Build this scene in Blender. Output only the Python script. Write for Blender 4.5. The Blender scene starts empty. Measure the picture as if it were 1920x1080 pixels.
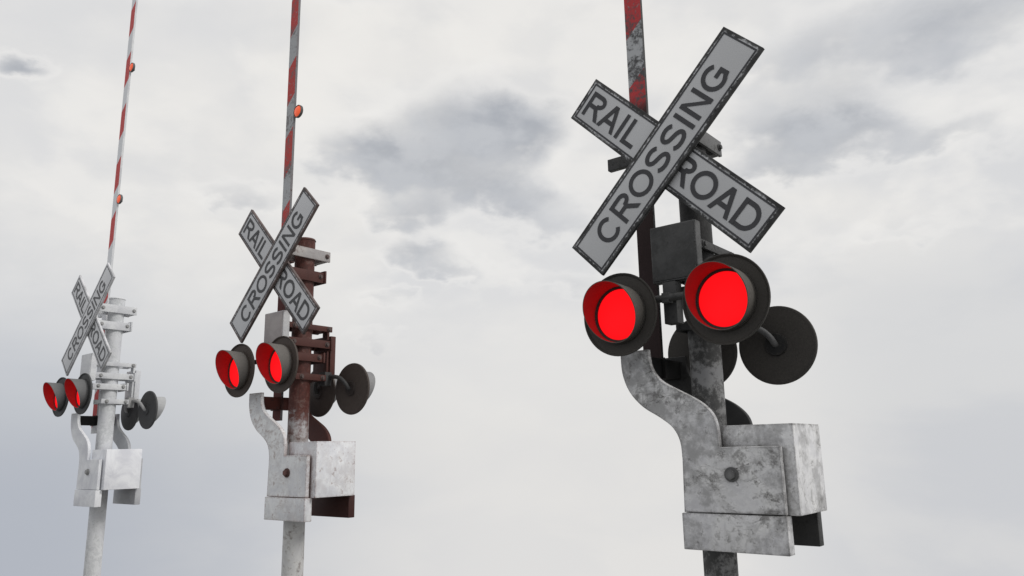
import bpy, bmesh, math, random
from mathutils import Vector, Matrix
R=math.radians
C=bpy.context.scene.collection
random.seed(4)
# ---------------------------------------------------------------- node helpers
def mat(name):
    m=bpy.data.materials.new(name);m.use_nodes=True
    return m,m.node_tree,m.node_tree.nodes['Principled BSDF']
def N(nt,t,**k):
    n=nt.nodes.new(t)
    for a,b in k.items(): setattr(n,a,b)
    return n
def setin(nt,sock,v):
    if isinstance(v,bpy.types.NodeSocket): nt.links.new(v,sock)
    else: sock.default_value=v
def math_(nt,op,a,b=0.0,c=0.0,clamp=False):
    n=nt.nodes.new('ShaderNodeMath');n.operation=op;n.use_clamp=clamp
    for s,v in zip(n.inputs,(a,b,c)): setin(nt,s,v)
    return n.outputs[0]
def mixc(nt,f,a,b,mode='MIX'):
    n=nt.nodes.new('ShaderNodeMix');n.data_type='RGBA';n.blend_type=mode
    setin(nt,n.inputs[0],f);setin(nt,n.inputs[6],a);setin(nt,n.inputs[7],b)
    return n.outputs[2]
def rng(nt,v,a,b,c=0.0,d=1.0,smooth=True):
    n=nt.nodes.new('ShaderNodeMapRange');n.interpolation_type='SMOOTHSTEP' if smooth else 'LINEAR'
    for s,x in zip(n.inputs,(v,a,b,c,d)): setin(nt,s,x)
    return n.outputs[0]
def noise(nt,vec,scale,detail=8,rough=.6,dist=0.0):
    n=nt.nodes.new('ShaderNodeTexNoise');nt.links.new(vec,n.inputs['Vector'])
    n.inputs['Scale'].default_value=scale;n.inputs['Detail'].default_value=detail
    n.inputs['Roughness'].default_value=rough;n.inputs['Distortion'].default_value=dist
    return n.outputs['Fac']
def coords(nt,off=(0,0,0),scale=(1,1,1)):
    t=nt.nodes.new('ShaderNodeTexCoord');m=nt.nodes.new('ShaderNodeMapping')
    nt.links.new(t.outputs['Object'],m.inputs[0]);m.inputs['Location'].default_value=off;m.inputs['Scale'].default_value=scale
    return m.outputs[0],t.outputs['Object']
def c4(c):
    return (c,c,c,1) if isinstance(c,(int,float)) else (c[0],c[1],c[2],1)
def worn(name,paint,dirt,amt=.5,spk=.3,edge=.5,seed=0,rough=.6,scale=4.5,scr=.5,under=None,zlo=None,zhi=None,marble=.0,crev=.4,spread=1.0,stain=0.0):
    """paint that is stained, speckled, scratched and rubbed at the edges. 'under' replaces paint above a ragged height."""
    m,nt,b=mat(name)
    v,raw=coords(nt,(seed*3.1,seed*1.7,seed*2.3))
    vs,_=coords(nt,(seed*1.1,seed*2.7,seed),(14,14,1.6))
    vh,_=coords(nt,(seed*1.9,seed*.7,seed*1.3),(2.2,2.2,6))
    n1=noise(nt,v,scale,12,.68,.6);n2=noise(nt,v,scale*7,8,.7);n3=noise(nt,vs,1.5,6,.6);n4=noise(nt,v,110,3,.5)
    base=c4(paint)
    if under is not None:
        sep=N(nt,'ShaderNodeSeparateXYZ');nt.links.new(raw,sep.inputs[0])
        zz=math_(nt,'ADD',sep.outputs[2],math_(nt,'MULTIPLY_ADD',n1,1.1*spread,-.55*spread))
        zz=math_(nt,'ADD',zz,math_(nt,'MULTIPLY_ADD',n2,.6*spread,-.3*spread))
        ud=mixc(nt,rng(nt,n2,.4,.66),c4(under),c4(tuple(min(1,x*1.7+.004) for x in c4(under)[:3])))
        base=mixc(nt,rng(nt,zz,zlo,zhi),c4(paint),ud)
    tone=mixc(nt,rng(nt,n1,.32,.68),(.80,.80,.82,1),(1.1,1.1,1.08,1))
    base=mixc(nt,1.0,base,tone,'MULTIPLY')
    if marble:
        nm=noise(nt,v,scale*1.1,9,.60,1.0)
        vein=math_(nt,'MULTIPLY',rng(nt,math_(nt,'ABSOLUTE',math_(nt,'SUBTRACT',nm,.5)),.045,.0),rng(nt,n1,.42,.58))
        base=mixc(nt,math_(nt,'MULTIPLY',vein,marble),base,mixc(nt,.5,c4(paint),c4(dirt)) if under is None else mixc(nt,.6,base,c4(dirt)))
        if under is None: base=mixc(nt,math_(nt,'MULTIPLY',rng(nt,n2,.48,.62),marble*.5),base,c4(tuple(min(1,x*1.3) for x in c4(paint)[:3])))
    if stain:
        so=nt.nodes.new('ShaderNodeVectorMath');so.operation='ADD';nt.links.new(v,so.inputs[0]);so.inputs[1].default_value=(5.2,9.1,3.3)
        ns=noise(nt,so.outputs[0],3.4,6,.55,.3);ns2=noise(nt,so.outputs[0],15,8,.72)
        sm=rng(nt,math_(nt,'MULTIPLY_ADD',ns2,.5,math_(nt,'MULTIPLY',ns,.5)),.46,.58)
        base=mixc(nt,math_(nt,'MULTIPLY',sm,stain),base,mixc(nt,.68,c4(paint),c4(dirt)))
    lo=.66-.26*amt
    k1=rng(nt,math_(nt,'MULTIPLY_ADD',n2,.45,math_(nt,'MULTIPLY',n1,.55)),lo,lo+.10)
    k2=math_(nt,'MULTIPLY',rng(nt,n3,.62-.12*amt,.78),.55*amt)
    k3=math_(nt,'MULTIPLY',rng(nt,n2,.61-.06*spk,.67),spk)
    nl=noise(nt,vh,1.6,5,.55,1.6);lines=rng(nt,math_(nt,'ABSOLUTE',math_(nt,'SUBTRACT',nl,.5)),.010,.002)
    k4=math_(nt,'MULTIPLY',math_(nt,'MULTIPLY',lines,rng(nt,n1,.46,.60)),min(1,scr*amt))
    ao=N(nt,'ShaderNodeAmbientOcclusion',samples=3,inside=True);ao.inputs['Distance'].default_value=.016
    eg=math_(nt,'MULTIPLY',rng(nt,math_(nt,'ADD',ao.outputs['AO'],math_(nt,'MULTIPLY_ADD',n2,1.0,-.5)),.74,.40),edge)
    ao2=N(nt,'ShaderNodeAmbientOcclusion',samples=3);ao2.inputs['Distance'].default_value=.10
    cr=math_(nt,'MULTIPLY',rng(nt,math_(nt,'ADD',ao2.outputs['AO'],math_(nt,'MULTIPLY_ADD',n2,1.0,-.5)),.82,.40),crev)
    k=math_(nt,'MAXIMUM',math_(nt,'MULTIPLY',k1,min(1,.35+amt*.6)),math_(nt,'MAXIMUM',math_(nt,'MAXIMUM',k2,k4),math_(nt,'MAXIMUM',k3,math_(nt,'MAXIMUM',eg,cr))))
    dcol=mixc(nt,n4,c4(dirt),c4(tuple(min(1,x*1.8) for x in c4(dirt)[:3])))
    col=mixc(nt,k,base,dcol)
    nt.links.new(col,b.inputs['Base Color'])
    nt.links.new(rng(nt,k,0,1,rough,min(1,rough+.25)),b.inputs['Roughness'])
    b.inputs['Specular IOR Level'].default_value=.3
    bp=N(nt,'ShaderNodeBump');bp.inputs['Strength'].default_value=.3;bp.inputs['Distance'].default_value=.004
    nt.links.new(math_(nt,'ADD',math_(nt,'MULTIPLY',k,-.6),math_(nt,'MULTIPLY',n4,.35)),bp.inputs['Height']);nt.links.new(bp.outputs[0],b.inputs['Normal'])
    return m
def striped(name,red,white,dirt,amt,seed,dark=None,zd=1.7):
    m,nt,b=mat(name);v,raw=coords(nt,(seed*2.1,seed,seed*1.3))
    sep=N(nt,'ShaderNodeSeparateXYZ');nt.links.new(raw,sep.inputs[0])
    n1=noise(nt,v,7,10,.7,.5);n2=noise(nt,v,38,6,.7)
    zz=math_(nt,'SUBTRACT',sep.outputs[2],math_(nt,'MULTIPLY',math_(nt,'ADD',sep.outputs[0],.276),.95))
    fr=math_(nt,'FRACT',math_(nt,'DIVIDE',math_(nt,'SUBTRACT',zz,.965),.615))
    st=math_(nt,'LESS_THAN',fr,.54)
    st=math_(nt,'MULTIPLY',st,rng(nt,n2,.64,.56,1-amt*.95,1))
    col=mixc(nt,st,c4(white),c4(red))
    k=math_(nt,'MULTIPLY',rng(nt,math_(nt,'MULTIPLY_ADD',n2,.45,math_(nt,'MULTIPLY',n1,.55)),.60-.16*amt,.68-.12*amt),min(1,.25+amt))
    col=mixc(nt,k,col,c4(dirt))
    if dark is not None:
        d=math_(nt,'ADD',sep.outputs[2],math_(nt,'MULTIPLY_ADD',n1,.5,-.25))
        col=mixc(nt,rng(nt,d,zd+.05,zd-.08),col,mixc(nt,n2,c4(dark),c4(tuple(x*1.7 for x in dark))))
    nt.links.new(col,b.inputs['Base Color']);b.inputs['Roughness'].default_value=.65;b.inputs['Specular IOR Level'].default_value=.25
    return m
def board_mat(name,face,dirt,amt,hl,hw,seed):
    m,nt,b=mat(name);v,raw=coords(nt,(seed*2.7,seed*.7,seed*1.9))
    sep=N(nt,'ShaderNodeSeparateXYZ');nt.links.new(raw,sep.inputs[0])
    n1=noise(nt,v,9,10,.7,.3);n2=noise(nt,v,55,8,.75);n3=noise(nt,v,3,4,.5)
    dx=math_(nt,'SUBTRACT',hl,math_(nt,'ABSOLUTE',sep.outputs[0]));dz=math_(nt,'SUBTRACT',hw,math_(nt,'ABSOLUTE',sep.outputs[2]))
    d=math_(nt,'MINIMUM',dx,dz)
    e=math_(nt,'ADD',d,math_(nt,'MULTIPLY_ADD',n2,.05,math_(nt,'MULTIPLY_ADD',n1,.04,-.047)))
    ke=math_(nt,'MULTIPLY',rng(nt,e,.020,.008),amt)
    ks=math_(nt,'MULTIPLY',rng(nt,n2,.67,.75),amt*.35)
    k=math_(nt,'MAXIMUM',ke,ks)
    sd=math_(nt,'MULTIPLY',rng(nt,math_(nt,'ABSOLUTE',sep.outputs[1]),.0088,.0080),amt)
    k=math_(nt,'MAXIMUM',k,math_(nt,'MULTIPLY',sd,rng(nt,n2,.62,.45,.3,1)))
    col=mixc(nt,rng(nt,n3,.3,.7),c4(face),c4(tuple(x*.92 for x in c4(face)[:3])))
    col=mixc(nt,k,col,mixc(nt,rng(nt,n1,.4,.6),c4(dirt),c4(tuple(x*2.5 for x in c4(dirt)[:3]))))
    nt.links.new(col,b.inputs['Base Color']);b.inputs['Roughness'].default_value=.6;b.inputs['Specular IOR Level'].default_value=.3
    return m
def plain(name,col,rough=.6,emit=None,strength=0,var=.25):
    m,nt,b=mat(name);v,_=coords(nt);n=noise(nt,v,30,6,.6)
    nt.links.new(mixc(nt,n,c4(tuple(x*(1-var) for x in c4(col)[:3])),c4(tuple(min(1,x*(1+var)) for x in c4(col)[:3]))),b.inputs['Base Color'])
    b.inputs['Roughness'].default_value=rough
    if emit: b.inputs['Emission Color'].default_value=c4(emit);b.inputs['Emission Strength'].default_value=strength
    return m
def lens_mat():
    m,nt,b=mat('lit_red_lens');v,raw=coords(nt)
    b.inputs['Base Color'].default_value=(.30,.003,.005,1);b.inputs['Roughness'].default_value=.7;b.inputs['Specular IOR Level'].default_value=.1
    b.inputs['Emission Color'].default_value=(1,.006,.010,1)
    n=noise(nt,v,6,4,.5);nt.links.new(rng(nt,n,.3,.7,.93,1.05),b.inputs['Emission Strength'])
    return m
# ---------------------------------------------------------------- mesh helpers
class MB:
    def __init__(s): s.bm=bmesh.new()
    def _m(s,vs,mi): 
        for f in {f for v in vs for f in v.link_faces}: f.material_index=mi
    def box(s,x0,x1,y0,y1,z0,z1,bev=0.0,mi=0):
        r=bmesh.ops.create_cube(s.bm,size=1);vs=r['verts']
        for v in vs: v.co=Vector(((x0+x1)/2+v.co.x*(x1-x0),(y0+y1)/2+v.co.y*(y1-y0),(z0+z1)/2+v.co.z*(z1-z0)))
        s._m(vs,mi)
        if bev:
            ed=list({e for v in vs for e in v.link_edges})
            bmesh.ops.bevel(s.bm,geom=ed,offset=bev,segments=2,affect='EDGES',profile=.6)
        return s
    def prism(s,pts,y0,y1,mi=0,bev=0.0):
        a=[s.bm.verts.new((x,y0,z)) for x,z in pts];b=[s.bm.verts.new((x,y1,z)) for x,z in pts];n=len(pts)
        fs=[s.bm.faces.new(a),s.bm.faces.new(b[::-1])]
        for i in range(n):
            j=(i+1)%n;fs.append(s.bm.faces.new((a[j],a[i],b[i],b[j])))
        for f in fs:f.material_index=mi
        bmesh.ops.recalc_face_normals(s.bm,faces=fs)
        if bev:
            bmesh.ops.bevel(s.bm,geom=list(fs[0].edges)+list(fs[1].edges),offset=bev,segments=1,affect='EDGES')
        return s
    def flat(s,pts,y,mi=0):
        f=s.bm.faces.new([s.bm.verts.new((x,y,z)) for x,z in pts]);f.normal_update()
        if f.normal.y>0:f.normal_flip()
        return s
    def ribbon(s,pts,t,y,closed=False):
        n=len(pts);L=[];Rr=[]
        for i,p in enumerate(pts):
            a=pts[i-1] if (i>0 or closed) else p;b=pts[(i+1)%n] if (i<n-1 or closed) else p
            d1=Vector(p)-Vector(a);d2=Vector(b)-Vector(p)
            if d1.length<1e-9:d1=d2
            if d2.length<1e-9:d2=d1
            d1.normalize();d2.normalize();tt=(d1+d2).normalized();nn=Vector((-tt.y,tt.x));m=1/max(.5,tt.dot(d1))
            L.append(s.bm.verts.new((p[0]+nn.x*t/2*m,y,p[1]+nn.y*t/2*m)));Rr.append(s.bm.verts.new((p[0]-nn.x*t/2*m,y,p[1]-nn.y*t/2*m)))
        for i in range(n if closed else n-1):
            j=(i+1)%n
            f=s.bm.faces.new((L[i],L[j],Rr[j],Rr[i]));f.normal_update()
            if f.normal.y>0:f.normal_flip()
        return s
    def cyl(s,p0,p1,r0,r1=None,seg=32,mi=0,cap=True):
        r1=r0 if r1 is None else r1
        p0=Vector(p0);p1=Vector(p1);d=p1-p0
        M=Matrix.Translation((p0+p1)/2)@d.to_track_quat('Z','Y').to_matrix().to_4x4()
        r=bmesh.ops.create_cone(s.bm,cap_ends=cap,segments=seg,radius1=r0,radius2=r1,depth=d.length,matrix=M)
        s._m(r['verts'],mi)
        return s
    def lathe(s,prof,o=(0,0,0),seg=64,mi=0,closed=False):
        """prof: (radius, y) pairs turned round the local y axis"""
        rings=[]
        for r,y in prof:
            rings.append([s.bm.verts.new((o[0]+r*math.cos(2*math.pi*k/seg),o[1]+y,o[2]+r*math.sin(2*math.pi*k/seg))) for k in range(seg)] if r>1e-6 else [s.bm.verts.new((o[0],o[1]+y,o[2]))])
        pr=list(zip(rings,rings[1:]))
        if closed: pr.append((rings[-1],rings[0]))
        for q,(A,B) in enumerate(pr):
            for k in range(seg):
                j=(k+1)%seg
                if len(A)==1 and len(B)==1: continue
                if len(A)==1: f=s.bm.faces.new((A[0],B[j],B[k]))
                elif len(B)==1: f=s.bm.faces.new((A[k],A[j],B[0]))
                else: f=s.bm.faces.new((A[k],A[j],B[j],B[k]))
                f.material_index=mi
        return s
    def tube(s,pts,r,seg=16,mi=0):
        P=[Vector(p) for p in pts];prev=None;up=Vector((0,0,1))
        for i,p in enumerate(P):
            d=(P[min(i+1,len(P)-1)]-P[max(i-1,0)]).normalized()
            if abs(d.dot(up))>.95: up=Vector((1,0,0))
            a=d.cross(up).normalized();b=d.cross(a).normalized()
            ring=[s.bm.verts.new(p+a*r*math.cos(2*math.pi*k/seg)+b*r*math.sin(2*math.pi*k/seg)) for k in range(seg)]
            if prev:
                for k in range(seg):
                    j=(k+1)%seg;s.bm.faces.new((prev[k],prev[j],ring[j],ring[k]))
            else: s.bm.faces.new(ring[::-1])
            prev=ring
        s.bm.faces.new(prev)
        return s
    def build(s,name,mats,parent=None,loc=(0,0,0),rot=(0,0,0),smooth=True,fix=True):
        if fix: bmesh.ops.recalc_face_normals(s.bm,faces=s.bm.faces[:])
        me=bpy.data.meshes.new(name);s.bm.to_mesh(me);s.bm.free()
        for m in (mats if isinstance(mats,(list,tuple)) else [mats]): me.materials.append(m)
        o=bpy.data.objects.new(name,me);C.objects.link(o);o.parent=parent;o.location=loc;o.rotation_euler=rot
        if smooth:
            for p in me.polygons:p.use_smooth=True
            try: me.set_sharp_from_angle(angle=R(32))
            except Exception: pass
        return o
# ---------------------------------------------------------------- sign lettering (drawn as strokes, cap height 1)
T=.166
def arc(cx,cz,rx,rz,a0,a1,n=26): return [(cx+rx*math.cos(R(a0+(a1-a0)*i/n)),cz+rz*math.sin(R(a0+(a1-a0)*i/n))) for i in range(n+1)]
h=T/2
def glyph(ch):
    if ch=='C': return [('r',arc(.50,.5,.385,.5-h,40,320,34),0)],1.0
    if ch=='G': return [('r',arc(.53,.5,.40,.5-h,40,318,34)[:-1]+[(.875,.20),(.875,.46)],0),('r',[(.55,.46),(.875+h,.46)],0)],1.09
    if ch=='O': return [('r',arc(.545,.5,.43,.5-h,0,360,44)[:-1],1)],1.09
    if ch=='S': return [('r',arc(.465,.715,.31,.285-h,22,248,20)+arc(.465,.285,.335,.285-h,68,-158,22),0)],.93
    if ch=='I': return [('r',[(.195,0),(.195,1)],0)],.39
    if ch=='L': return [('r',[(.17,1),(.17,0)],0),('r',[(.17+h,h),(.72,h)],0)],.78
    if ch=='N': return [('r',[(.16,0),(.16,1)],0),('r',[(.84,0),(.84,1)],0),('p',[(.16+h,1),(.16-h+.01,1),(.84-h,0),(.84+h-.01,0)])],1.0
    if ch=='A': return [('p',[(0,0),(.175,0),(.555,1),(.37,1)]),('p',[(.93,0),(.755,0),(.375,1),(.56,1)]),('r',[(.2,.33),(.73,.33)],0)],.93
    if ch=='D': return [('r',[(.16,0),(.16,1)],0),('r',[(.16,1-h),(.48,1-h)]+arc(.48,.5,.39,.5-h,88,-88,24)+[(.48,h),(.16,h)],0)],1.0
    if ch=='R': return [('r',[(.16,0),(.16,1)],0),('r',[(.16,1-h),(.61,1-h)]+arc(.61,.735,.23,.265-h,85,-85,14)+[(.61,.47),(.16,.47)],0),('p',[(.49,.42),(.68,.46),(.99,0),(.79,0)])],1.0
def lettering(text,c0,cap,material,parent,y,name='lettering',track=1.0):
    mb=MB();x=c0-glyph(text[0])[1]*cap/2;k=0
    for ch in text:
        g,adv=glyph(ch)
        for st in g:
            yy=y-.0003*(k%4);k+=1
            if st[0]=='r': mb.ribbon([(x+px*cap,(pz-.5)*cap) for px,pz in st[1]],T*cap,yy,bool(st[2]))
            else: mb.flat([(x+px*cap,(pz-.5)*cap) for px,pz in st[1]],yy)
        x+=adv*cap*track
    o=mb.build(name,material,parent,smooth=False,fix=False);o['label']='painted word '+text
    return o
# ---------------------------------------------------------------- one crossing signal, metres, front faces local -y
HLC,HWC=.616,.1195
HLR,HWR=.625,.1165
def smooth_path(pts,n=4):
    out=[]
    for i in range(len(pts)-1):
        p0=Vector(pts[max(i-1,0)]);p1=Vector(pts[i]);p2=Vector(pts[i+1]);p3=Vector(pts[min(i+2,len(pts)-1)])
        for k in range(n):
            t=k/n
            out.append(tuple(.5*((2*p1)+(p2-p0)*t+(2*p0-5*p1+4*p2-p3)*t*t+(3*p1-p0-3*p2+p3)*t*t*t)))
    out.append(tuple(pts[-1]));return out
OUTER=smooth_path([(-.341,.45),(-.336,.351),(-.302,.262),(-.236,.190),(-.150,.137),(-.090,.090),(-.060,.030),(-.054,-.043)])
INNER=smooth_path([(.122,.03),(.118,.09),(.098,.148),(.040,.203),(-.056,.256),(-.140,.306),(-.184,.372),(-.194,.45)])
def make_signal(st,name,label,loc,rz,feet):
    root=bpy.data.objects.new(name,None);C.objects.link(root);root.location=loc;root.rotation_euler=(0,0,rz)
    root['label']=label;root['category']='crossing signal';root['group']='railroad crossing signals in a row';root.empty_display_size=.3
    S=st
    m=MB();m.cyl((0,0,feet),(0,0,1.575),.073,seg=48);m.cyl((0,0,1.5752),(0,0,1.588),.078,.072,seg=48)
    m.build('mast',S['mast'],root)
    b=MB();b.box(-.2,.2,-.2,.2,feet,feet+.03,.005)
    for a in (-.14,.14):
        for c in (-.14,.14): b.cyl((a,c,feet+.03),(a,c,feet+.075),.014,seg=12)
    b.build('base_plate',S['mast'],root)
    for text,ang,y,hl,hw,ox,oz in (('C',-45,-.252,HLC,HWC,-.003,.003),('R',45,-.226,HLR,HWR,.006,-.006)):
        bd=MB();bd.box(-hl,hl,-.009,.009,-hw,hw,.0015)
        o=bd.build('sign_board',S['boardC' if text=='C' else 'boardR'],root,(-.024+ox,y,1.336+oz),(0,R(ang),0))
        o['label']='board reading CROSSING, in front' if text=='C' else 'board reading RAIL ROAD, behind the other'
        i0,w=.018,.0085
        br=MB();yb=-.0105;xa,za=hl-i0,hw-i0
        br.flat([(-xa,za),(xa,za),(xa,za-w),(-xa,za-w)],yb).flat([(-xa,-za),(xa,-za),(xa,-za+w),(-xa,-za+w)],yb)
        br.flat([(-xa,-za+w),(-xa,za-w),(-xa+w,za-w),(-xa+w,-za+w)],yb).flat([(xa,-za+w),(xa,za-w),(xa-w,za-w),(xa-w,-za+w)],yb)
        br.build('border',S['ink'],o,smooth=False,fix=False)
        if text=='C': lettering('CROSSING',-.427,.131,S['ink'],o,-.0108)
        else:
            lettering('RAIL',-.526,.131,S['ink'],o,-.0108);lettering('ROAD',.118,.132,S['ink'],o,-.0108)
    def clamp(z0,z1,y0,y1,flange=False,mt='bracket',block=True,t=.016,drop=0):
        c=MB()
        for sx in (-1,1):
            xa,xb=sorted((sx*.074,sx*(.074+t)));c.box(xa,xb,y0,y1,z0-(drop if sx>0 else 0),z1,.002)
        c.box(-.0738,.0738,y0+.004,y0+.018,z0+.004,z1-.004)
        if block: c.box(-.0738,.0738,y1-.05,y1-.006,z0+.003,z1-.003)
        if flange:
            c.box(-.10,.10,y1+.0005,y1+.016,z0-.014,z1+.014,.002)
        o=c.build('mast_clamp',S[mt],root)
        zc=(z0+z1)/2
        for yy in (y0+.05,y1-.03):
            bb=MB();bb.cyl((-.104,yy,zc),(.104,yy,zc),.012,seg=6)
            for sx in (-1,1): bb.cyl((sx*(.0742+t),yy,zc),(sx*(.0782+t),yy,zc),.018,seg=20)
            bb.build('bolt',S['bolt'],o)
    clamp(1.425,1.503,-.214,.165,mt='bracket2')
    clamp(1.268,1.335,-.214,.112,True,block=False,drop=.012)
    clamp(.895,.935,-.176,.205);clamp(.770,.828,-.176,.190,True,block=False);clamp(.675,.722,-.19,.125,True,drop=.01)
    clamp(.53,.575,-.10,.16)
    MB().box(-.03,.03,.206,.226,.52,.93,.003).build('carrier_strap',S['bracket'],root)
    j=MB();j.box(-.125,.103,-.231,-.177,.7425,1.007,.004);jb=j.build('junction_box',S['cab'],root)
    MB().box(-.118,.096,-.2355,-.2315,.75,1.0,.0015).build('lid',S['cab'],jb)
    j=MB();j.box(-.165,.045,.2275,.274,.585,.875,.004);jb=j.build('junction_box',S['cab2'],root)
    MB().box(-.158,.038,.2745,.2785,.592,.868,.0015).build('lid',S['cab2'],jb)
    a=MB();a.box(-.065,.0,-.255,-.195,.545,.735,.003);a.cyl((-.20,-.285,.655),(.225,-.285,.655),.017,seg=20)
    a.box(-.05,-.015,-.30,-.256,.632,.678,.003)
    for fx in (-.2414,.2652):
        sx=1 if fx<0 else -1
        a.tube(smooth_path([(fx+sx*.045,-.285,.655),(fx+sx*.015,-.29,.64),(fx,-.30,.615),(fx,-.318,.6)]),.017)
    a.build('light_bracket',S['bracket'],root)
    a=MB();a.box(.0,.075,.162,.222,.50,.60,.003)
    for rx in (-.1533,.2335):
        sx=1 if rx<0 else -1
        a.tube(smooth_path([(.0375,.205,.565),(.0375-sx*.03,.207,.567),(rx+sx*.09,.215,.560),(rx+sx*.045,.225,.54),(rx+sx*.012,.238,.505),(rx,.252,.478),(rx,.266,.472)],5),.015)
    a.build('light_bracket',S['pipe'],root)
    def light(x,y,z,back,rd,lit):
        l=MB();rr=rd
        l.lathe([(0,.0),(rr-.012,.0),(rr-.004,-.010),(rr,-.010),(rr+.001,-.004),(rr-.001,.004),(rr-.01,.008),(.055,.010),(.05,.022),(0,.024)])
        o=l.build('signal_light',S['disc'],root,(x,y,z),(0,0,math.pi if back else 0))
        MB().lathe([(.118,-.0005),(.136,-.0005),(.136,-.012),(.118,-.012)],closed=True).build('rim',S['disc'],o)
        le=MB();le.lathe([(.1165,-.004)]+[(.1165*math.cos(R(t)),-.004-.020*math.sin(R(t))) for t in (20,40,60,75)]+[(0,-.024)])
        le.build('lens',LENS if lit else DARKLENS,o)
        v=MB();seg=72;rows=7;ro,ri=.131,.1275;full=.112 if lit else .11
        def ln(p): return .022+full*((.5+.5*math.cos(p))**.85)
        G=[];Hh=[]
        for k in range(seg):
            p=2*math.pi*k/seg;L=ln(p)
            G.append([v.bm.verts.new((ro*math.sin(p)*(1+.02*q/rows),-.0125-L*q/rows,ro*math.cos(p)*(1+.02*q/rows))) for q in range(rows+1)])
            Hh.append([v.bm.verts.new((ri*math.sin(p)*(1+.02*q/rows),-.0125-L*q/rows,ri*math.cos(p)*(1+.02*q/rows))) for q in range(rows+1)])
        for k in range(seg):
            j=(k+1)%seg
            for q in range(rows):
                v.bm.faces.new((G[k][q],G[j][q],G[j][q+1],G[k][q+1]))
                f=v.bm.faces.new((Hh[j][q],Hh[k][q],Hh[k][q+1],Hh[j][q+1]));f.material_index=1
            v.bm.faces.new((G[k][rows],G[j][rows],Hh[j][rows],Hh[k][rows]))
            v.bm.faces.new((G[j][0],G[k][0],Hh[k][0],Hh[j][0]))
        v.build('visor',[S['visor'] if lit else S['visor2'],SPILLV if lit else S['visor']],o)
        return o
    light(-.2414,-.3405,.6007,False,.190,True);light(.2652,-.3405,.6007,False,.190,True)
    light(-.1533,.2859,.472,True,.187,False);light(.2335,.2859,.472,True,.187,False)
    for side,(y0,y1) in enumerate(((-.191,-.163),(.182,.210))):
        g=MB();g.prism(OUTER+[(-.060,-.267),(.3805,-.267),(.3805,.003),(.124,.003)]+INNER,y0,y1,bev=.0025)
        g.build('gate_support_arm',S['arm'] if side==0 else S['arm2'],root)
        w=MB();ya,yb=(y0-.008,y1+.022) if side==0 else (y0-.022,y1+.004)
        w.box(-.068,.385,ya,yb,-.42,-.2705,.004);w.build('counterweight',S['arm'] if side==0 else S['wt2'],root)
    s=MB();s.cyl((.168,-.1915,-.11),(.168,-.199,-.11),.030,seg=32);s.cyl((.168,-.199,-.11),(.168,-.214,-.11),.021,seg=6)
    s.build('pivot_bolt',S['pivot'],root)
    s=MB();s.cyl((.168,.2105,-.11),(.168,.226,-.11),.021,seg=6);s.build('pivot_bolt',S['pivot'],root)
    g=MB();g.box(.118,.4252,-.150,.1765,-.271,.0926,.005);gb=g.build('gear_box',S['box'],root)
    k=MB();k.box(.071,.1175,-.09,.09,-.22,.06,.003);k.build('mounting_bracket',S['box'],gb)
    MB().box(-.312,-.222,-.1625,.1815,.335,.425,.004).build('cross_bar',S['cbar'],root)
    g=MB();xa,xb=-.325,-.2265
    g.box(xa,xb,.0,.021,.256,6.4,.0015)
    for f in g.bm.faces:
        f.normal_update();f.material_index=0 if abs(f.normal.y)>.5 else 1
    ga=g.build('gate_arm',[S['gate'],S['gateside']],root,smooth=False)
    MB().box(-.49,-.21,.0215,.055,1.455,1.52,.003).build('arm_clip',S['bracket'],ga)
    MB().box(-.345,-.207,-.006,-.0005,.33,.43,.002).build('saddle',S['cbar'],ga)
    for z in (2.676,4.189,5.7):
        xx=-.160
        l=MB();l.lathe([(0,.012),(.044,.012),(.052,.006),(.052,-.012),(.047,-.014),(.047,-.006),(0,-.006)],o=(xx,.0,z))
        l.box(-.24,-.17,.0225,.034,z-.02,z+.02,.002);lo=l.build('arm_light',S['visor'],ga)
        MB().lathe([(.0465,-.0065),(.036,-.016),(.018,-.021),(0,-.0225)],o=(xx,0,z)).build('lens',ARML,lo)
    return root
LENS=lens_mat();DARKLENS=plain('unlit_red_lens',(.10,.004,.006),.25)
SPILLV=plain('visor_red_spill',(.36,.013,.016),.7,(1,.01,.012),.02)  # lens light on the visor inside, put into its red colour and faint glow
ARML=plain('orange_red_lens',(.80,.10,.03),.35,(1,.14,.04),.35)
def style(tag,seed,**k):
    keys=dict(mast='mast',bracket='br',bracket2='br2',bolt='bolt',arm='arm',arm2='arm2',wt2='wt2',box='box',cab='cab',cab2='cab2',disc='disc',visor='visor',visor2='visor2',pipe='pipe',pivot='pivot',cbar='cbar',gateside='gs')
    d={a:worn(tag+'_'+a,**k[b],seed=seed+i+1) for i,(a,b) in enumerate(keys.items())}
    d['boardC']=board_mat(tag+'_board_front',k['face'],k['bdirt'],k['bamt'],HLC,HWC,seed)
    d['boardR']=board_mat(tag+'_board_back',k['face'],k['bdirt'],k['bamt'],HLR,HWR,seed+3)
    d['ink']=plain(tag+'_sign_ink',k['ink'],.7);d['gate']=striped(tag+'_gate_stripes',**k['gate'],seed=seed+20)
    return d
D=dict
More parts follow.
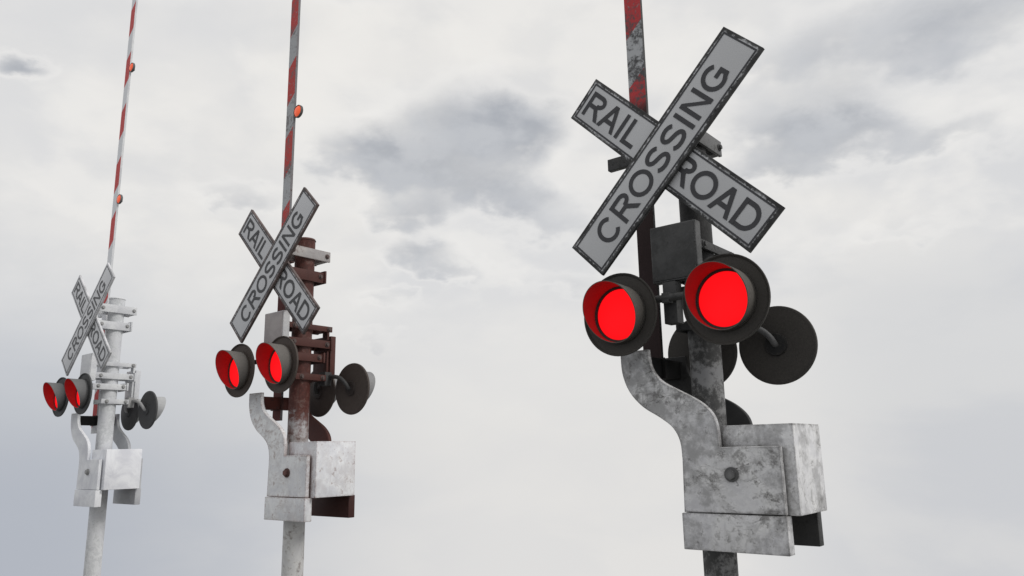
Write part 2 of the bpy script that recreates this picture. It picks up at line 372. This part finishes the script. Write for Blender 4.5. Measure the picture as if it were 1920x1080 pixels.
grimy=style('grimy',0,
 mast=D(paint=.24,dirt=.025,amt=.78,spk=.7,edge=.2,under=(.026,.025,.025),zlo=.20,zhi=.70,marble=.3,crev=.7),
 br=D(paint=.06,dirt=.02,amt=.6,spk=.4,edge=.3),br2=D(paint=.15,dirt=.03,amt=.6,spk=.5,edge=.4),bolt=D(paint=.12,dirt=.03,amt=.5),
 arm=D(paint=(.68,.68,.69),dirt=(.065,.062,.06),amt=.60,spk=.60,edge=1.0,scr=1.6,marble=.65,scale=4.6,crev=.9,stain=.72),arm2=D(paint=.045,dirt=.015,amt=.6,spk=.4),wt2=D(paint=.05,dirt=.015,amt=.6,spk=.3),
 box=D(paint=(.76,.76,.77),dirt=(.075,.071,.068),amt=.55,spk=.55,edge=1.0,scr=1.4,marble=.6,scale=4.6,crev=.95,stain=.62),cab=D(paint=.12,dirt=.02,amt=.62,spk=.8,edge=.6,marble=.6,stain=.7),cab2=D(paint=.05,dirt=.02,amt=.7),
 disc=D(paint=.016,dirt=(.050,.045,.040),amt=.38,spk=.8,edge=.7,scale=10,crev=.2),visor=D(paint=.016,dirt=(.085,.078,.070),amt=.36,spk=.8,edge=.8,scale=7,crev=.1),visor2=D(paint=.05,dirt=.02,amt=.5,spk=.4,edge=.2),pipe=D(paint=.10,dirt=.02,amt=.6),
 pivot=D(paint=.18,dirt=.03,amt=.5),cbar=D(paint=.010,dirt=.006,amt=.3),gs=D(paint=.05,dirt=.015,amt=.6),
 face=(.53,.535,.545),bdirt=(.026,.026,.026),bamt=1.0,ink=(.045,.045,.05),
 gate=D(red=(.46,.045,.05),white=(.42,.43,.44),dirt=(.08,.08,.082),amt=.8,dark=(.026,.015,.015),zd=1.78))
rust=(.070,.019,.014)
rusty=style('rusty',40,
 mast=D(paint=.60,dirt=(.10,.075,.066),amt=.58,spk=.6,edge=.2,under=rust,zlo=-.02,zhi=.34,marble=.3,spread=.9),
 br=D(paint=(.085,.030,.024),dirt=(.03,.012,.010),amt=.5,spk=.4,edge=.2),br2=D(paint=(.42,.40,.39),dirt=(.09,.04,.03),amt=.5,spk=.4,edge=.5),bolt=D(paint=(.16,.10,.09),dirt=.04,amt=.5),
 arm=D(paint=(.76,.77,.79),dirt=(.15,.085,.07),amt=.42,spk=.55,edge=.9,scr=1.0,marble=.35,crev=.8,stain=.32),arm2=D(paint=(.10,.032,.025),dirt=(.03,.012,.011),amt=.5),wt2=D(paint=(.055,.018,.015),dirt=(.02,.01,.01),amt=.4),
 box=D(paint=(.82,.83,.86),dirt=(.15,.08,.065),amt=.36,spk=.48,edge=.9,scr=.8,marble=.22,crev=.8,stain=.24),cab=D(paint=(.50,.50,.51),dirt=(.12,.08,.07),amt=.4,spk=.4,edge=.5),cab2=D(paint=(.09,.030,.024),dirt=.02,amt=.4),
 disc=D(paint=(.032,.025,.023),dirt=(.075,.06,.052),amt=.38,spk=.7,edge=.6,scale=10,crev=.2),visor=D(paint=(.055,.054,.056),dirt=(.13,.12,.11),amt=.38,spk=.7,edge=.7,scale=7,crev=.1),visor2=D(paint=(.34,.34,.35),dirt=.10,amt=.5,spk=.4,edge=.5),pipe=D(paint=.055,dirt=.025,amt=.4),
 pivot=D(paint=(.16,.07,.06),dirt=.03,amt=.5),cbar=D(paint=(.095,.024,.018),dirt=.02,amt=.4),gs=D(paint=(.20,.20,.21),dirt=(.06,.03,.03),amt=.6),
 face=(.57,.575,.59),bdirt=(.05,.035,.032),bamt=.95,ink=(.07,.07,.075),
 gate=D(red=(.47,.06,.055),white=(.40,.41,.42),dirt=(.15,.13,.13),amt=.72,dark=(.075,.016,.014),zd=1.62))
clean=style('clean',80,  # clean paint, with colours also lightened to put haze into them
 mast=D(paint=(.70,.71,.73),dirt=(.36,.37,.38),amt=.7,spk=.5,edge=.3,marble=.3),
 br=D(paint=(.66,.67,.69),dirt=(.30,.31,.32),amt=.3,spk=.2,edge=.2),br2=D(paint=(.66,.67,.69),dirt=(.30,.31,.32),amt=.3,spk=.2,edge=.2),bolt=D(paint=.36,dirt=.22,amt=.3),
 arm=D(paint=(.78,.79,.82),dirt=(.42,.43,.45),amt=.3,spk=.15,edge=.3),arm2=D(paint=(.52,.53,.55),dirt=.3,amt=.3),wt2=D(paint=(.50,.51,.53),dirt=.3,amt=.3),
 box=D(paint=(.82,.83,.87),dirt=(.50,.51,.54),amt=.25,spk=.15,edge=.3),cab=D(paint=(.70,.71,.73),dirt=.4,amt=.3,spk=.1,edge=.3),cab2=D(paint=(.70,.71,.73),dirt=.4,amt=.3,spk=.1,edge=.3),
 disc=D(paint=(.045,.047,.050),dirt=.08,amt=.35,spk=.3,edge=.4,crev=.2),visor=D(paint=(.10,.103,.107),dirt=.17,amt=.35,spk=.3,edge=.4,crev=.1),visor2=D(paint=(.42,.43,.44),dirt=.25,amt=.3,spk=.2,edge=.3),pipe=D(paint=.35,dirt=.2,amt=.3),
 pivot=D(paint=.35,dirt=.2,amt=.3),cbar=D(paint=.010,dirt=.006,amt=.2),gs=D(paint=(.64,.65,.67),dirt=.4,amt=.2),
 face=(.66,.665,.68),bdirt=(.26,.26,.27),bamt=.6,ink=(.12,.12,.125),
 gate=D(red=(.56,.08,.08),white=(.74,.75,.77),dirt=(.50,.48,.48),amt=.2))
GZ=-1.56
hd=-R(39.15)
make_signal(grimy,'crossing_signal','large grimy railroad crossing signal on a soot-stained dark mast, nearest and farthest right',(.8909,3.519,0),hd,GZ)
make_signal(rusty,'crossing_signal','rusty railroad crossing signal with red-brown upper mast, in the middle of the row',(-1.545,5.508,0),hd,GZ)
make_signal(clean,'crossing_signal','clean white-painted railroad crossing signal, smallest and farthest left of the row',(-3.985,7.513,0),hd,GZ)
# ---------------------------------------------------------------- ground: a gravel rise that falls away beyond the signals
bm=bmesh.new();cx,cy=-1.0,3.5;rad=[0,1,2,3,4,5,6,6.5,7,8,10,13,17,22,30,45];prev=None
def gz(r): return GZ-(0 if r<6 else .30*(r-6)*min(1,(r-6)/1.5))
for r in rad:
    if r==0: prev=[bm.verts.new((cx,cy,GZ))];continue
    ring=[bm.verts.new((cx+r*math.cos(2*math.pi*k/72),cy+r*math.sin(2*math.pi*k/72),gz(r)+(random.uniform(-.015,.0) if r<6.2 else random.uniform(-.25,.0)*min(1,r/20)))) for k in range(72)]
    for k in range(72):
        j=(k+1)%72
        bm.faces.new((prev[0],ring[k],ring[j]) if len(prev)==1 else (prev[k],ring[k],ring[j],prev[j]))
    prev=ring
me=bpy.data.meshes.new('ground');bm.to_mesh(me);bm.free()
for p in me.polygons:p.use_smooth=True
m,nt,b=mat('gravel_and_grass');v,_=coords(nt)
n1=noise(nt,v,.5,6,.6);n2=noise(nt,v,22,8,.7)
vo=N(nt,'ShaderNodeTexVoronoi');vo.inputs['Scale'].default_value=28;nt.links.new(v,vo.inputs['Vector'])
gr=mixc(nt,vo.outputs['Distance'],(.20,.19,.18,1),(.09,.085,.08,1));ga=mixc(nt,n2,(.05,.07,.025,1),(.12,.13,.06,1))
nt.links.new(mixc(nt,rng(nt,n1,.5,.6),gr,ga),b.inputs['Base Color']);b.inputs['Roughness'].default_value=.9
bp=N(nt,'ShaderNodeBump');bp.inputs['Strength'].default_value=.6;bp.inputs['Distance'].default_value=.03;nt.links.new(vo.outputs['Distance'],bp.inputs['Height']);nt.links.new(bp.outputs[0],b.inputs['Normal'])
me.materials.append(m);g=bpy.data.objects.new('ground',me);C.objects.link(g);g['kind']='structure'
# ---------------------------------------------------------------- world: overcast cloud layer over a Nishita sky
sun_el,sun_az=R(42),R(112)   # azimuth from +y towards +x
W=bpy.data.worlds.new('World');bpy.context.scene.world=W;W.use_nodes=True;nt=W.node_tree;nt.nodes.clear()
tc=N(nt,'ShaderNodeTexCoord');d=tc.outputs['Generated'];sep=N(nt,'ShaderNodeSeparateXYZ');nt.links.new(d,sep.inputs[0]);X,Y,Z=sep.outputs
az=math_(nt,'MULTIPLY',math_(nt,'ARCTAN2',X,Y),180/math.pi);el=math_(nt,'MULTIPLY',math_(nt,'ARCSINE',Z),180/math.pi)
den=math_(nt,'ADD',math_(nt,'MAXIMUM',Z,-.3),.55)
cb=N(nt,'ShaderNodeCombineXYZ');nt.links.new(math_(nt,'DIVIDE',X,den),cb.inputs[0]);nt.links.new(math_(nt,'DIVIDE',Y,den),cb.inputs[1]);nt.links.new(math_(nt,'MULTIPLY',Z,1.2),cb.inputs[2])
uv=cb.outputs[0]
nA=noise(nt,uv,2.3,7,.5,.3);nB=noise(nt,uv,6,8,.52,.15);nD=noise(nt,uv,15,7,.52,.1);nF=noise(nt,uv,30,6,.5,.0)
ob=nt.nodes.new('ShaderNodeVectorMath');ob.operation='ADD';nt.links.new(uv,ob.inputs[0]);ob.inputs[1].default_value=(7.3,2.1,4.4)
nE=noise(nt,ob.outputs[0],7,8,.52,.15)
az2=math_(nt,'ADD',az,math_(nt,'ADD',math_(nt,'MULTIPLY_ADD',nB,8,-4),math_(nt,'MULTIPLY_ADD',nD,5,-2.5)))
el2=math_(nt,'ADD',el,math_(nt,'ADD',math_(nt,'MULTIPLY_ADD',nE,5,-2.5),math_(nt,'MULTIPLY_ADD',nD,4,-2)))
blobs=[(-2.5,24.8,5.5,2.3,.95),(1.0,23.3,3.3,2.5,.68),(-11,22.3,4.5,1.6,.70),(-6.5,20.8,6.5,2.3,.76),(-1,19.0,5,1.6,.55),(-8.5,17.6,3.0,1.2,.5),(-7.0,14.8,3.8,1.1,.72),(-4.5,13.4,3,.8,.5),(-9,11.0,2.2,.7,.4),(3.5,16.5,4,1.6,.45),(-10,8.3,2.5,.6,.3),
 (24,27,8,2.4,.55),(21.5,22.2,5.0,2.3,.78),(19,19.5,3.5,1.2,.50),(26,21,5,1.8,.48),(34,27,6,3.0,.55),(33,20,4,1.3,.42),(8,33.5,5,1.5,.42),
 (-35.5,24,1.9,.9,.95),(-20,18.6,4.5,1.0,.42),(-29,32,8,1.6,.34),(28,14,5,1.0,.28),(4,12.5,4,1.1,.35),(-14,33,6,1.3,.3),
 (70,30,20,8,.6),(-80,35,25,8,.6),(150,30,40,10,.6),(-150,25,30,8,.5)]
tot=None
for a,e,sa,se,w in blobs:
    q=math_(nt,'ADD',math_(nt,'POWER',math_(nt,'ABSOLUTE',math_(nt,'DIVIDE',math_(nt,'SUBTRACT',az2,a),sa)),2),math_(nt,'POWER',math_(nt,'ABSOLUTE',math_(nt,'DIVIDE',math_(nt,'SUBTRACT',el2,e),se)),2))
    t=math_(nt,'MULTIPLY',math_(nt,'EXPONENT',math_(nt,'MULTIPLY',q,-1)),w)
    tot=t if tot is None else math_(nt,'ADD',tot,t)
cl=rng(nt,math_(nt,'ADD',tot,math_(nt,'ADD',math_(nt,'MULTIPLY_ADD',nE,.45,-.225),math_(nt,'ADD',math_(nt,'MULTIPLY_ADD',nD,.6,-.3),math_(nt,'MULTIPLY_ADD',nF,.3,-.15)))),.04,1.08)
cl=math_(nt,'MULTIPLY',cl,rng(nt,tot,.02,.3))
hi=rng(nt,el,2,15)
base=mixc(nt,rng(nt,nA,.38,.62),(.73,.73,.735,1),(.83,.815,.79,1))
base=mixc(nt,math_(nt,'MULTIPLY',math_(nt,'MULTIPLY',rng(nt,nE,.45,.66),hi),.28),base,(.64,.65,.67,1))
base=mixc(nt,math_(nt,'MULTIPLY',math_(nt,'MULTIPLY',rng(nt,nB,.46,.62),rng(nt,el,5,14)),.5),base,(.90,.88,.845,1))
base=mixc(nt,math_(nt,'MULTIPLY',math_(nt,'MULTIPLY',rng(nt,el,14,5),rng(nt,math_(nt,'ABSOLUTE',math_(nt,'SUBTRACT',az,4)),26,8)),.7),base,(.81,.795,.775,1))
lav=math_(nt,'MULTIPLY',rng(nt,el,18,-3),rng(nt,az,0,-33,.10,1.0))
lav=math_(nt,'ADD',lav,math_(nt,'MULTIPLY',math_(nt,'MULTIPLY',rng(nt,az,14,28),rng(nt,el,16,9)),.32),clamp=True)
base=mixc(nt,math_(nt,'MULTIPLY',lav,.95),base,(.44,.47,.53,1))
rim=math_(nt,'MULTIPLY',rng(nt,tot,.05,.22),rng(nt,tot,.5,.25))
base=mixc(nt,math_(nt,'MULTIPLY',math_(nt,'MULTIPLY',rim,hi),.4),base,(.90,.885,.86,1))
col=mixc(nt,math_(nt,'MULTIPLY',cl,.82),base,mixc(nt,rng(nt,nD,.35,.65),(.34,.365,.41,1),(.49,.51,.545,1)))
bg=N(nt,'ShaderNodeBackground');nt.links.new(col,bg.inputs[0]);bg.inputs[1].default_value=1.0
sk=N(nt,'ShaderNodeTexSky',sky_type='NISHITA',sun_disc=False,sun_elevation=sun_el,sun_rotation=sun_az)
b2=N(nt,'ShaderNodeBackground');nt.links.new(sk.outputs[0],b2.inputs[0]);b2.inputs[1].default_value=.1
ms=N(nt,'ShaderNodeMixShader');ms.inputs[0].default_value=.97;nt.links.new(b2.outputs[0],ms.inputs[1]);nt.links.new(bg.outputs[0],ms.inputs[2])
wo=N(nt,'ShaderNodeOutputWorld');nt.links.new(ms.outputs[0],wo.inputs[0])
sl=bpy.data.lights.new('sun','SUN');sl.energy=1.45;sl.angle=R(12);sl.color=(1,.975,.94);so=bpy.data.objects.new('sun',sl);C.objects.link(so)
dv=Vector((math.sin(sun_az)*math.cos(sun_el),math.cos(sun_az)*math.cos(sun_el),math.sin(sun_el)));so.rotation_euler=dv.to_track_quat('Z','Y').to_euler();so.location=dv*20
# ---------------------------------------------------------------- camera
p,r=R(12.15),R(-1.103)
f=Vector((0,math.cos(p),math.sin(p)));u=Vector((0,-math.sin(p),math.cos(p)));x=Vector((1,0,0))
rx=x*math.cos(r)+u*math.sin(r);ux=-x*math.sin(r)+u*math.cos(r)
cd=bpy.data.cameras.new('camera');cd.sensor_width=36;cd.lens=36*1426/1920;cd.clip_end=500;cd.clip_start=.05
co=bpy.data.objects.new('camera',cd);C.objects.link(co)
co.matrix_world=Matrix(((rx.x,ux.x,-f.x,0),(rx.y,ux.y,-f.y,0),(rx.z,ux.z,-f.z,0),(0,0,0,1)))
bpy.context.scene.camera=co
vs=bpy.context.scene.view_settings;vs.view_transform='Standard';vs.look='None';vs.exposure=0;vs.gamma=1
